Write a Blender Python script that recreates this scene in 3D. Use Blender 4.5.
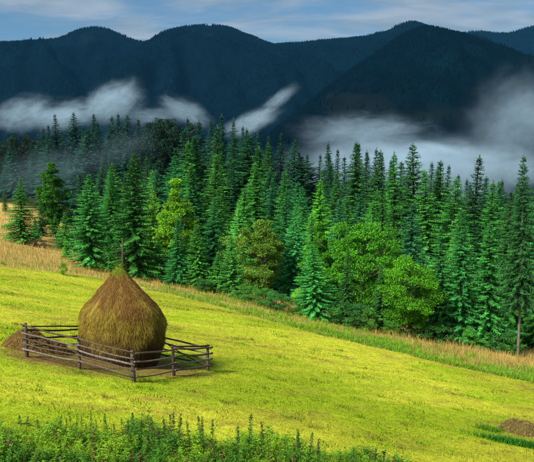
import bpy, math, random
import numpy as np
from mathutils import Vector, Matrix

for o in list(bpy.data.objects):
    bpy.data.objects.remove(o)
scene = bpy.context.scene
col = scene.collection
R = math.radians

# ------------------------------------------------------------------ camera, sky, sun, exposure
F = 700.0                       # focal length in photograph pixels (534 wide)
PITCH = math.atan(101 / F)
cam_d = bpy.data.cameras.new('camera')
cam_d.sensor_width = 36.0
cam_d.lens = 36.0 * F / 534.0
cam_d.clip_start = 0.1
cam_d.clip_end = 30000
cam = bpy.data.objects.new('camera', cam_d)
cam.location = (0, 0, 0)
cam.rotation_euler = (R(90) - PITCH, 0, 0)
col.objects.link(cam)
scene.camera = cam

SUN_EL, SUN_AZ = R(44), R(226)       # azimuth clockwise from +Y: behind the camera, to the left
sun_dir = Vector((math.sin(SUN_AZ) * math.cos(SUN_EL), math.cos(SUN_AZ) * math.cos(SUN_EL), math.sin(SUN_EL)))
world = bpy.data.worlds.new('World')
scene.world = world
world.use_nodes = True
wn, wl = world.node_tree.nodes, world.node_tree.links
wn.clear()
w_out = wn.new('ShaderNodeOutputWorld')
w_bg = wn.new('ShaderNodeBackground'); w_bg.inputs['Strength'].default_value = 0.085
sky = wn.new('ShaderNodeTexSky'); sky.sky_type = 'NISHITA'; sky.sun_disc = False
sky.sun_elevation = SUN_EL; sky.sun_rotation = SUN_AZ
sky.air_density = 1.0; sky.dust_density = 0.6; sky.ozone_density = 2.5
# thin streaky stratus over the whole dome
w_tc = wn.new('ShaderNodeTexCoord')
w_sep = wn.new('ShaderNodeSeparateXYZ'); wl.new(w_tc.outputs['Generated'], w_sep.inputs[0])
w_max = wn.new('ShaderNodeMath'); w_max.operation = 'MAXIMUM'; w_max.inputs[1].default_value = 0.0
wl.new(w_sep.outputs['Z'], w_max.inputs[0])
w_add = wn.new('ShaderNodeMath'); w_add.inputs[1].default_value = 0.07
wl.new(w_max.outputs[0], w_add.inputs[0])
w_dx = wn.new('ShaderNodeMath'); w_dx.operation = 'DIVIDE'
w_dy = wn.new('ShaderNodeMath'); w_dy.operation = 'DIVIDE'
wl.new(w_sep.outputs['X'], w_dx.inputs[0]); wl.new(w_add.outputs[0], w_dx.inputs[1])
wl.new(w_sep.outputs['Y'], w_dy.inputs[0]); wl.new(w_add.outputs[0], w_dy.inputs[1])
w_cmb = wn.new('ShaderNodeCombineXYZ')
wl.new(w_dx.outputs[0], w_cmb.inputs[0]); wl.new(w_dy.outputs[0], w_cmb.inputs[1])
w_map = wn.new('ShaderNodeMapping')
w_map.inputs['Rotation'].default_value = (0, 0, R(-14)); w_map.inputs['Scale'].default_value = (0.8, 1.15, 1)
wl.new(w_cmb.outputs[0], w_map.inputs[0])
w_n = wn.new('ShaderNodeTexNoise'); w_n.inputs['Scale'].default_value = 1.0
w_n.inputs['Detail'].default_value = 8; w_n.inputs['Roughness'].default_value = 0.58
w_n.inputs['Distortion'].default_value = 0.6
wl.new(w_map.outputs[0], w_n.inputs['Vector'])
w_r = wn.new('ShaderNodeMapRange'); w_r.interpolation_type = 'SMOOTHSTEP'
w_r.inputs['From Min'].default_value = 0.34; w_r.inputs['From Max'].default_value = 0.62
w_r.inputs['To Min'].default_value = 0.0; w_r.inputs['To Max'].default_value = 0.9
wl.new(w_n.outputs['Fac'], w_r.inputs['Value'])
w_mix = wn.new('ShaderNodeMix'); w_mix.data_type = 'RGBA'
w_mul = wn.new('ShaderNodeMix'); w_mul.data_type = 'RGBA'; w_mul.blend_type = 'MULTIPLY'; w_mul.inputs[0].default_value = 1.0
wl.new(sky.outputs[0], w_mul.inputs[6]); w_mul.inputs[7].default_value = (0.34, 0.47, 0.55, 1)
wl.new(w_r.outputs[0], w_mix.inputs[0]); wl.new(w_mul.outputs[2], w_mix.inputs[6])
w_n2 = wn.new('ShaderNodeTexNoise'); w_n2.inputs['Scale'].default_value = 2.3; w_n2.inputs['Detail'].default_value = 7; w_n2.inputs['Distortion'].default_value = 0.8
wl.new(w_map.outputs[0], w_n2.inputs['Vector'])
w_r2 = wn.new('ShaderNodeMapRange'); w_r2.inputs['From Min'].default_value = 0.38; w_r2.inputs['From Max'].default_value = 0.62
wl.new(w_n2.outputs['Fac'], w_r2.inputs['Value'])
w_cl = wn.new('ShaderNodeMix'); w_cl.data_type = 'RGBA'; wl.new(w_r2.outputs[0], w_cl.inputs[0])
w_cl.inputs[6].default_value = (1.8, 2.3, 2.75, 1); w_cl.inputs[7].default_value = (2.75, 3.2, 3.6, 1)
wl.new(w_cl.outputs[2], w_mix.inputs[7])
wl.new(w_mix.outputs[2], w_bg.inputs['Color'])
wl.new(w_bg.outputs[0], w_out.inputs['Surface'])

sun_d = bpy.data.lights.new('sun', 'SUN')
sun_d.energy = 3.6; sun_d.angle = R(9); sun_d.color = (1.0, 0.95, 0.85)
sun = bpy.data.objects.new('sun', sun_d)
sun.rotation_euler = (-sun_dir).to_track_quat('-Z', 'Y').to_euler()
sun.location = (-30, -40, 60)
col.objects.link(sun)

scene.render.engine = 'CYCLES'
scene.cycles.volume_bounces = 1
scene.cycles.volume_step_rate = 0.6
scene.cycles.transparent_max_bounces = 16
vs = scene.view_settings
vs.view_transform = 'Standard'; vs.look = 'None'; vs.gamma = 1.0; vs.exposure = 0.9
vs.use_curve_mapping = False

# ------------------------------------------------------------------ numeric helpers
def vnoise(x, y, seed=0):
    x = np.asarray(x, float); y = np.asarray(y, float)
    xi = np.floor(x).astype(np.int64); yi = np.floor(y).astype(np.int64)
    fx = x - xi; fy = y - yi
    fx = fx * fx * (3 - 2 * fx); fy = fy * fy * (3 - 2 * fy)
    def h(a, b):
        n = (a * 374761393 + b * 668265263 + seed * 1442695041) & 0x7fffffff
        n = ((n ^ (n >> 13)) * 1274126177) & 0x7fffffff
        n = n ^ (n >> 16)
        return (n & 0xffff) / 65535.0
    return ((h(xi, yi) * (1 - fx) + h(xi + 1, yi) * fx) * (1 - fy)
            + (h(xi, yi + 1) * (1 - fx) + h(xi + 1, yi + 1) * fx) * fy)

def fbm(x, y, seed=0, octv=4):
    s = 0; a = 0.5; t = 0
    for k in range(octv):
        s = s + a * vnoise(np.asarray(x) * 2 ** k, np.asarray(y) * 2 ** k, seed + k * 17)
        t += a; a *= 0.5
    return s / t

def sstep(a, b, x):
    t = np.clip((np.asarray(x, float) - a) / (b - a), 0, 1)
    return t * t * (3 - 2 * t)

CP, SP = math.cos(PITCH), math.sin(PITCH)
def ray(px, py):
    """view direction with y = 1 of a photograph pixel"""
    u = (px - 267) / F; v = (231 - py) / F
    d = np.array([u, CP + v * SP, -SP + v * CP])
    return d / d[1]

def at(px, py, D):
    return ray(px, py) * D

# the hillside: falls to the right and away from the camera, levels out in the forest, drops to the valley
def terrain(x, y):
    x = np.asarray(x, float); y = np.asarray(y, float)
    xs = 55 * np.tanh(x / 55) * 0.5 + 0.5 * np.clip(x, -90, 60)
    drop = 6.24 + 0.179 * xs + 0.168 * y
    lim = 23.0
    drop = np.where(drop > lim, lim + (1 - np.exp(-(drop - lim) / 9.0)) * 6.0, drop)
    z = -drop
    z = z + 9.0 * np.exp(-((x + 55) / 85) ** 2 - ((y - 205) / 75) ** 2)      # forested knoll on the left
    z = z + 4.4 * (1 - sstep(0, 15, y))                                    # bank the camera stands on
    z = z - 150 * sstep(260, 1000, y)                                      # valley
    z = z - 4 * sstep(60, 160, x)
    near = 1 - sstep(150, 400, np.abs(y))
    z = z + near * (0.5 * (fbm(x / 14, y / 14, 3, 2) - 0.5) + 0.14 * (fbm(x / 2.2, y / 2.2, 5, 3) - 0.5))
    return z

def ground_at(px, py):
    """where the view ray of a pixel meets the hillside"""
    d = ray(px, py)
    t = np.linspace(8, 400, 8000)
    P = d[None, :] * t[:, None]
    hit = np.nonzero(P[:, 2] < terrain(P[:, 0], P[:, 1]))[0]
    p = P[hit[0]] if len(hit) else P[-1]
    return np.array([p[0], p[1], float(terrain(p[0], p[1]))])

MB_X = np.array([-60, -24.6, -16.8, -6.0, 2.6, 12.4, 18.6, 60])
MB_Y = np.array([56, 62.5, 68.5, 61.0, 53.6, 48.3, 46.4, 35])
FB_X = np.array([-60, -40, -33, -20.8, -7.7, 6.2, 17.5, 25, 60])
FB_Y = np.array([165, 140, 104, 87, 80, 73, 73, 68, 52])
def mown_edge(x): return np.interp(x, MB_X, MB_Y) + 1.2 * (vnoise(np.asarray(x) / 3.1, 0.5, 9) - 0.5)
def forest_edge(x): return np.interp(x, FB_X, FB_Y)

# ------------------------------------------------------------------ object helpers
def np_mesh(name, V, Fa, mats=(), cols=None, smooth=False, mat_idx=None):
    V = np.asarray(V, np.float32); Fa = np.asarray(Fa, np.int32)
    me = bpy.data.meshes.new(name)
    k = Fa.shape[1]
    me.vertices.add(len(V)); me.vertices.foreach_set('co', V.ravel())
    me.loops.add(Fa.size); me.loops.foreach_set('vertex_index', Fa.ravel())
    me.polygons.add(len(Fa))
    me.polygons.foreach_set('loop_start', np.arange(0, Fa.size, k, dtype=np.int32))
    me.polygons.foreach_set('loop_total', np.full(len(Fa), k, np.int32))
    if smooth: me.polygons.foreach_set('use_smooth', np.ones(len(Fa), bool))
    me.update(calc_edges=True)
    if cols is not None:
        a = me.color_attributes.new('col', 'FLOAT_COLOR', 'POINT')
        c = np.ones((len(V), 4), np.float32); c[:, :3] = cols
        a.data.foreach_set('color', c.ravel())
    for m in mats: me.materials.append(m)
    if mat_idx is not None: me.polygons.foreach_set('material_index', np.asarray(mat_idx, np.int32))
    me.validate()
    return me

def link(name, me, parent=None, loc=None):
    o = bpy.data.objects.new(name, me)
    col.objects.link(o)
    if parent is not None: o.parent = parent
    if loc is not None: o.location = loc
    return o

def tag(o, label=None, cat=None, group=None, kind=None):
    if label: o['label'] = label
    if cat: o['category'] = cat
    if group: o['group'] = group
    if kind: o['kind'] = kind
    return o

class Geo:
    """collects pieces of triangles / quads-as-triangles with per-vertex colours"""
    def __init__(s): s.V = []; s.F = []; s.C = []; s.n = 0
    def add(s, V, Fa, C=None):
        V = np.asarray(V, float); Fa = np.asarray(Fa, int)
        s.V.append(V); s.F.append(Fa + s.n); s.n += len(V)
        if C is None: C = np.ones((len(V), 3))
        C = np.asarray(C, float)
        if C.ndim == 1: C = np.tile(C, (len(V), 1))
        s.C.append(C)
    def tube(s, pts, rad, n=8, C=None, cap=True):
        pts = np.asarray(pts, float); m = len(pts)
        rad = np.broadcast_to(np.asarray(rad, float), (m,))
        V = []; 
        t0 = pts[-1] - pts[0]; t0 = t0 / np.linalg.norm(t0)
        ref = np.array([0, 0, 1.0]) if abs(t0[2]) < 0.8 else np.array([1.0, 0, 0])
        for i in range(m):
            t = pts[min(i + 1, m - 1)] - pts[max(i - 1, 0)]; t = t / np.linalg.norm(t)
            a = np.cross(t, ref); a /= np.linalg.norm(a); b = np.cross(t, a)
            for k in range(n):
                th = 2 * math.pi * k / n
                V.append(pts[i] + rad[i] * (math.cos(th) * a + math.sin(th) * b))
        Fa = []
        for i in range(m - 1):
            for k in range(n):
                a0 = i * n + k; a1 = i * n + (k + 1) % n
                Fa += [(a0, a0 + n, a1), (a1, a0 + n, a1 + n)]
        if cap:
            V += [pts[0], pts[-1]]; c0 = m * n; c1 = c0 + 1
            for k in range(n):
                Fa.append((c0, k, (k + 1) % n)); Fa.append((c1, (m - 1) * n + (k + 1) % n, (m - 1) * n + k))
        s.add(V, Fa, C)
    def mesh(s, name, mats, smooth=False):
        return np_mesh(name, np.concatenate(s.V), np.concatenate(s.F), mats, np.concatenate(s.C), smooth)

def blades(P, H, W, lean, rng, C, bend=0.35, tipC=None):
    """one narrow bent leaf (3 triangles) per point: vectorised"""
    n = len(P)
    az = rng.uniform(0, 2 * math.pi, n); la = rng.uniform(0, 2 * math.pi, n)
    side = np.stack([np.cos(az), np.sin(az), np.zeros(n)], 1)
    ld = np.stack([np.cos(la), np.sin(la), np.zeros(n)], 1) * (lean * H)[:, None]
    up = np.array([0, 0, 1.0])
    b0 = P - side * (W / 2)[:, None]; b1 = P + side * (W / 2)[:, None]
    mid = P + ld * bend + up * (H * 0.6)[:, None]
    m0 = mid - side * (W * 0.38)[:, None]; m1 = mid + side * (W * 0.38)[:, None]
    tip = P + ld + up * H[:, None]
    V = np.stack([b0, b1, m0, m1, tip], 1).reshape(-1, 3)
    base = np.arange(n)[:, None] * 5
    Fa = np.concatenate([base + np.array([[0, 1, 3]]), base + np.array([[0, 3, 2]]), base + np.array([[2, 3, 4]])], 0)
    tc = C if tipC is None else tipC
    Cc = np.stack([C, C, (C + tc) / 2, (C + tc) / 2, tc], 1).reshape(-1, 3)
    return V, Fa, Cc

# ------------------------------------------------------------------ materials
def nmat(name):
    m = bpy.data.materials.new(name); m.use_nodes = True
    return m, m.node_tree.nodes, m.node_tree.links, m.node_tree.nodes['Principled BSDF']

def attr_mat(name, rough=0.8, translucent=0.0, noise=0.0, nscale=4.0, bump=0.0, bscale=20, objcol=False, spec=0.2, stretch=None):
    m, n, l, p = nmat(name)
    a = n.new('ShaderNodeAttribute'); a.attribute_name = 'col'
    out = a.outputs['Color']
    if objcol:
        oi = n.new('ShaderNodeObjectInfo')
        mx = n.new('ShaderNodeMix'); mx.data_type = 'RGBA'; mx.blend_type = 'MULTIPLY'; mx.inputs[0].default_value = 1
        l.new(out, mx.inputs[6]); l.new(oi.outputs['Color'], mx.inputs[7]); out = mx.outputs[2]
    if noise or bump:
        tc = n.new('ShaderNodeTexCoord'); vec = tc.outputs['Object']
        if stretch:
            mp = n.new('ShaderNodeMapping'); mp.inputs['Scale'].default_value = stretch
            l.new(vec, mp.inputs[0]); vec = mp.outputs[0]
    if noise:
        nt = n.new('ShaderNodeTexNoise'); nt.inputs['Scale'].default_value = nscale; nt.inputs['Detail'].default_value = 5
        l.new(vec, nt.inputs['Vector'])
        mr = n.new('ShaderNodeMapRange'); mr.inputs['From Min'].default_value = 0.3; mr.inputs['From Max'].default_value = 0.7
        mr.inputs['To Min'].default_value = 1 - noise; mr.inputs['To Max'].default_value = 1 + noise
        l.new(nt.outputs['Fac'], mr.inputs['Value'])
        vm = n.new('ShaderNodeVectorMath'); vm.operation = 'SCALE'
        l.new(out, vm.inputs[0]); l.new(mr.outputs[0], vm.inputs['Scale']); out = vm.outputs[0]
    l.new(out, p.inputs['Base Color'])
    p.inputs['Roughness'].default_value = rough
    p.inputs['Specular IOR Level'].default_value = spec
    if bump:
        nb = n.new('ShaderNodeTexNoise'); nb.inputs['Scale'].default_value = bscale; nb.inputs['Detail'].default_value = 6
        l.new(vec, nb.inputs['Vector'])
        b = n.new('ShaderNodeBump'); b.inputs['Strength'].default_value = bump; b.inputs['Distance'].default_value = 0.05
        l.new(nb.outputs['Fac'], b.inputs['Height']); l.new(b.outputs[0], p.inputs['Normal'])
    if translucent:
        t = n.new('ShaderNodeBsdfTranslucent'); l.new(out, t.inputs['Color'])
        ms = n.new('ShaderNodeMixShader'); ms.inputs[0].default_value = translucent
        l.new(p.outputs[0], ms.inputs[1]); l.new(t.outputs[0], ms.inputs[2])
        l.new(ms.outputs[0], n['Material Output'].inputs['Surface'])
    return m

M_ground = attr_mat('ground_soil_and_turf', 0.95, 0, 0.28, 3.0, 0.6, 9, spec=0.05)
M_grass = attr_mat('grass_blade', 0.7, 0.3, spec=0.1)
M_leaf = attr_mat('weed_leaf', 0.55, 0.3, spec=0.25)
M_crown = attr_mat('foliage', 0.6, 0.22, objcol=True, spec=0.2)
M_bark = attr_mat('bark', 0.9, 0, 0.35, 6.0, 0.8, 14, stretch=(1, 1, 0.25), spec=0.1)
M_hay = attr_mat('hay', 0.85, 0.12, spec=0.1)
M_haycore = attr_mat('hay_core', 0.95, 0, 0.35, 7.0, 0.9, 18, stretch=(1, 1, 0.3), spec=0.05)
M_wood = attr_mat('weathered_wood', 0.8, 0, 0.4, 14.0, 0.5, 40, stretch=(1, 1, 1), spec=0.2)
M_mount = attr_mat('mountain_forest_floor', 0.95, 0, 0.3, 0.02, 0, spec=0.0)
M_mtree = attr_mat('mountain_trees', 0.9, 0, spec=0.0)

# ------------------------------------------------------------------ ground
TURF_Y = np.array([0.46, 0.485, 0.034]); TURF_G = np.array([0.30, 0.41, 0.014]); TURF_B = np.array([0.33, 0.25, 0.045])
DRY = np.array([0.54, 0.385, 0.115]); WEED = np.array([0.11, 0.27, 0.014]); NEEDLE = np.array([0.035, 0.04, 0.012]); SOIL = np.array([0.155, 0.085, 0.036])
HAY_C = ground_at(122, 359); SOIL_C = ground_at(68, 362)

def turf_colour(x, y):
    """mown hay meadow: yellow stubble, greener regrowth, brown raked patches"""
    x = np.asarray(x, float); y = np.asarray(y, float)
    a = 0.35; u = x * math.cos(a) + y * math.sin(a); v = -x * math.sin(a) + y * math.cos(a)
    g = sstep(0.42, 0.70, fbm(u / 6.5, v / 2.6, 21, 4)) * 0.85 + 0.35 * sstep(0.5, 0.8, fbm(u / 1.3, v / 0.7, 23, 3))
    b = sstep(0.60, 0.80, fbm(u / 2.2, v / 0.9, 31, 4)) * 0.75
    g = np.clip(g, 0, 1)[..., None]; b = np.clip(b, 0, 1)[..., None]
    c = TURF_Y * (1 - g) + TURF_G * g
    c = c * (1 - b) + TURF_B * b
    c = c * (0.90 + 0.22 * sstep(0.3, 0.7, fbm(x / 9, y / 7, 25, 2)) + 0.05 * np.sin(v * 3.6 + 2 * fbm(x / 5, y / 5, 27, 2)))[..., None]
    d = np.hypot((x - HAY_C[0]) / 1.25, y - HAY_C[1])
    s = (sstep(3.6, 1.9, d) if False else 1 - sstep(1.9, 3.4, d + 1.5 * (fbm(x / 1.1, y / 1.1, 41, 3) - 0.5))) * 0.85
    dl = np.hypot((x - SOIL_C[0]) / 1.5, (y - SOIL_C[1]) / 0.8)
    s = np.maximum(s, (1 - sstep(1.1, 2.6, dl + 1.2 * (fbm(x / 0.9, y / 0.9, 43, 3) - 0.5))) * 0.92)[..., None]
    c = c * (1 - s) + SOIL * 1.3 * s
    return c

def sgrid(n, a0, a1, c, k):
    t0 = math.asinh((a0 - c) / k); t1 = math.asinh((a1 - c) / k)
    return c + k * np.sinh(np.linspace(t0, t1, n))
gx = sgrid(360, -7000, 7000, 0, 22); gy = sgrid(380, -300, 9000, 40, 25)
GX, GY = np.meshgrid(gx, gy)
GZ = terrain(GX, GY)
me_ = mown_edge(GX); fe_ = forest_edge(GX)
gc = turf_colour(GX, GY)
tb = sstep(-0.6, 0.6, GY - me_)[..., None]
dryc = DRY * (0.75 + 0.5 * fbm(GX / 3, GY / 3, 51, 3))[..., None]
gc = gc * (1 - tb) + dryc * tb
ft = sstep(-1.0, 1.5, GY - fe_)[..., None]
gc = gc * (1 - ft) + NEEDLE * ft
fg = ((1 - sstep(16.5, 19.5, GY + 1.5 * (fbm(GX / 2, GY / 2, 61, 3) - 0.5) * 2)) * (1 - sstep(-2, 3, GX)))[..., None]
gc = gc * (1 - fg) + np.array([0.05, 0.13, 0.012]) * fg
ny, nx = GX.shape
idx = np.arange(nx * ny).reshape(ny, nx)
quads = np.stack([idx[:-1, :-1], idx[:-1, 1:], idx[1:, 1:], idx[1:, :-1]], -1).reshape(-1, 4)
g_me = np_mesh('hillside_ground', np.stack([GX, GY, GZ], -1).reshape(-1, 3), quads, [M_ground], gc.reshape(-1, 3), True)
tag(link('hillside_ground', g_me), 'sloping hillside ground with mown meadow, dry grass strip and forest floor', kind='structure')

# ------------------------------------------------------------------ mountains across the valley
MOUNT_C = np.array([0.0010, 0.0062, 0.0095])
def mountain(name, label, crest, D, Wf, Wb, seed, nt, nu=260, nv=60, patches=(), zf=-190):
    cx = np.array([c[0] for c in crest], float); cy = np.array([c[1] for c in crest], float)
    cd = np.array([c[2] if len(c) > 2 else D for c in crest], float)
    px = np.linspace(cx[0], cx[-1], nu)
    k = 7
    py = np.interp(px, cx, cy); pd = np.interp(px, cx, cd)
    pad = np.pad(py, k // 2, mode='edge'); py = np.convolve(pad, np.ones(k) / k, 'valid')
    u_ = (px - 267) / F; v_ = (231 - py) / F
    dy = CP + v_ * SP; X = u_ / dy * pd; Zc = (-SP + v_ * CP) / dy * pd; Y = pd
    vv = np.concatenate([-(np.linspace(1, 0, nv) ** 1.3), np.linspace(0, 1, 14)[1:]])
    U, Vv = np.meshgrid(X, vv)
    ZC = np.tile(Zc, (len(vv), 1)); YC = np.tile(Y, (len(vv), 1))
    W = np.where(Vv < 0, Wf, Wb)
    av = np.abs(Vv)
    YY = YC + Vv * W
    ridg = 1 - np.abs(2 * fbm(U / 420 + 0.25 * YY / 420, YY / 900, seed, 3) - 1)
    ridg2 = 1 - np.abs(2 * fbm(U / 150, YY / 260, seed + 5, 3) - 1)
    bulge = np.sin(np.pi * np.clip(av, 0, 1))
    ZZ = ZC - (ZC - zf) * av ** 0.95 + bulge * ((ridg - 0.6) * 300 + (ridg2 - 0.6) * 110) * D / 3000
    ZZ = np.minimum(ZZ, np.where(Vv < 0, ZC * YY / YC - av * 55 * D / 3000, ZC + 1 - av * 40))
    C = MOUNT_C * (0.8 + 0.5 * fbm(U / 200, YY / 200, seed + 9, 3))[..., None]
    mask = np.zeros(U.shape)
    for (mx, my, sx, sy, cc) in patches:       # clearings, given in pixels of the slope
        PX = 267 + F * U / YY; PY = 130 - F * ZZ / YY
        q = np.exp(-((PX - mx) / sx) ** 2 - ((PY - my) / sy) ** 2) * sstep(0.35, 0.65, fbm(U / 90, YY / 120, seed + 3, 3) + 0.12)
        q = np.where(Vv <= 0.02, q, 0)
        C = C * (1 - q[..., None]) + np.array(cc) * q[..., None]; mask = np.maximum(mask, q)
    ny, nx = U.shape
    idx = np.arange(nx * ny).reshape(ny, nx)
    quads = np.stack([idx[:-1, :-1], idx[:-1, 1:], idx[1:, 1:], idx[1:, :-1]], -1).reshape(-1, 4)
    P = np.stack([U, YY, ZZ], -1)
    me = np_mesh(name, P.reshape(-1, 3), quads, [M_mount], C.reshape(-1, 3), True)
    o = tag(link(name, me), label, kind='structure')
    # its forest: too many trees to count
    rng = np.random.default_rng(seed)
    a = rng.uniform(0, nx - 1.001, nt); b = rng.uniform(0, 1, nt) ** 1.15
    n_crest = nt // 6
    b[:n_crest] = rng.uniform(0.0, 0.03, n_crest)
    bi = (1 - np.power(b, 1 / 1.3)) * (nv - 1); bi = np.clip(bi, 0, ny - 1.001)
    i0 = a.astype(int); j0 = bi.astype(int); fa = (a - i0)[:, None]; fb = (bi - j0)[:, None]
    Q = (P[j0, i0] * (1 - fa) + P[j0, i0 + 1] * fa) * (1 - fb) + (P[j0 + 1, i0] * (1 - fa) + P[j0 + 1, i0 + 1] * fa) * fb
    keep = rng.uniform(0, 1, nt) > mask[j0, i0] * 1.3
    Q = Q[keep]; n = len(Q)
    H = rng.uniform(8, 16, n) * (D / 3600) ** 0.7 * (0.7 + 0.5 * vnoise(Q[:, 0] / 60, Q[:, 1] / 60, seed)); rr = H * rng.uniform(0.2, 0.3, n)
    th = rng.uniform(0, 6.28, n)
    ring = []
    for q in range(5):
        r2 = rr * rng.uniform(0.75, 1.2, n)
        ring.append(Q + np.stack([np.cos(th + q * 1.2566) * r2, np.sin(th + q * 1.2566) * r2, np.full(n, -2.0) + H * rng.uniform(0, 0.15, n)], 1))
    tip = Q + np.stack([np.zeros(n), np.zeros(n), H], 1)
    V = np.stack(ring + [tip], 1).reshape(-1, 3)
    base = np.arange(n)[:, None] * 6
    Fa = np.concatenate([base + np.array([[q, (q + 1) % 5, 5]]) for q in range(5)], 0)
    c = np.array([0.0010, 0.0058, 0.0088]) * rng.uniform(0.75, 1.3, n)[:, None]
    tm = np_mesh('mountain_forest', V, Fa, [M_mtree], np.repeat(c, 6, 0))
    f = link('mountain_forest', tm, o)
    f['kind'] = 'stuff'
    return o

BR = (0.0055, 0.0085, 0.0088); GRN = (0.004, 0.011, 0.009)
mountain('mountain_ridge', 'far dark blue forested ridge with two rounded humps behind the mist',
         [(-140, 52), (-60, 48), (0, 43), (40, 41.5), (62, 38), (76, 31), (95, 26.5), (108, 29), (125, 37), (140, 43), (152, 41), (165, 33), (185, 26.5), (205, 25), (225, 27), (245, 34), (270, 45), (290, 44), (310, 42.5), (345, 39.5), (375, 35), (395, 27), (412, 22), (428, 27), (450, 40), (480, 60)],
         4000, 2000, 1200, 11, 42000, nu=320, patches=[(380, 34, 14, 4, GRN), (92, 42, 10, 5, GRN), (210, 36, 6, 8, GRN)])
mountain('mountain_ridge', 'farthest forested ridge rising at the right edge of the photo',
         [(400, 70, 5200), (440, 42, 5200), (460, 34), (475, 31.5), (490, 32.5), (505, 34), (520, 30), (534, 25.5), (580, 20), (680, 30)],
         5200, 2100, 1200, 23, 14000, nu=140)
mountain('mountain_ridge', 'nearer dark mountain shoulder with brown clearings above the fog',
         [(250, 150, 1487), (285, 122, 1572), (312, 100, 1657), (340, 78, 1785), (372, 56, 1870), (400, 36, 1912), (424, 26, 1955), (445, 29, 1955), (468, 36, 1912), (492, 46, 1870), (512, 58, 1827), (534, 78, 1785), (570, 110, 1700), (640, 140, 1615)],
         1870, 950, 600, 37, 24000, nu=220, patches=[(350, 104, 40, 12, BR), (432, 116, 34, 7, BR), (395, 118, 40, 6, GRN), (330, 116, 22, 8, BR)])

# ------------------------------------------------------------------ grass cover (uncountable)
rng = np.random.default_rng(4)
def scatter(n, x0f, x1f, y0, y1, power=1.0):
    """points in the ground wedge in front of the camera, denser near by"""
    t = rng.uniform(0, 1, n); y = y0 * (y1 / y0) ** (t ** power)
    s = rng.uniform(x0f, x1f, n)
    return s * y, y

def mown_grass():
    x, y = scatter(245000, -0.52, 0.54, 15, 75, 0.85)
    ok = (y < mown_edge(x) + 0.3) & ~((y < 17.5) & (x < 0))
    ok &= rng.uniform(0, 1, len(x)) < np.where(np.hypot((x - HAY_C[0]) / 1.25, y - HAY_C[1]) < 2.6, 0.3, 1) * np.where(np.hypot((x - SOIL_C[0]) / 1.5, (y - SOIL_C[1]) / 0.8) < 1.6, 0.45, 1)
    x = x[ok]; y = y[ok]
    z = terrain(x, y)
    n = len(x)
    clump = 0.5 + fbm(x / 0.8, y / 0.8, 71, 3)
    H = rng.uniform(0.02, 0.058, n) * clump * (1 + y / 120)
    W = 0.008 + 0.0005 * y
    C = turf_colour(x, y) * rng.uniform(0.74, 1.18, n)[:, None]
    C *= np.array([1, 1, 1]) + rng.normal(0, 0.08, (n, 3))
    tip = C * np.array([1.12, 1.06, 1.0])
    V, Fa, Cc = blades(np.stack([x, y, z - 0.004], 1), H, W, rng.uniform(0.4, 1.5, n), rng, np.clip(C, 0, 1), tipC=np.clip(tip, 0, 1))
    o = link('mown_grass', np_mesh('mown_grass', V, Fa, [M_grass], Cc))
    tag(o, 'short mown yellow green grass of the hay meadow', 'grass', kind='stuff')
mown_grass()

def green_tussocks():
    g = Geo()
    x, y = scatter(230, -0.42, 0.42, 20, 60)
    for i in range(len(x)):
        if y[i] > mown_edge(x[i]) - 0.5 or np.hypot(x[i] - HAY_C[0], y[i] - HAY_C[1]) < 2.5: continue
        k = rng.integers(14, 40); r = rng.uniform(0.1, 0.35)
        q = rng.normal(0, 1, (k, 2)) * r; q[:, 0] *= 1.7
        X = x[i] + q[:, 0]; Y = y[i] + q[:, 1]
        H = rng.uniform(0.06, 0.17, k)
        brown = rng.uniform() < 0.3
        C = (np.array([0.22, 0.17, 0.04]) if brown else np.array([0.15, 0.32, 0.012])) * rng.uniform(0.6, 1.25, k)[:, None]
        g.add(*blades(np.stack([X, Y, terrain(X, Y)], 1), H, 0.016 + 0.0005 * Y, rng.uniform(0.3, 1.0, k), rng, C))
    tag(link('grass_tussocks', g.mesh('grass_tussocks', [M_grass])), 'scattered small tussocks of longer grass in the mown meadow', 'grass', kind='stuff')
green_tussocks()

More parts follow.
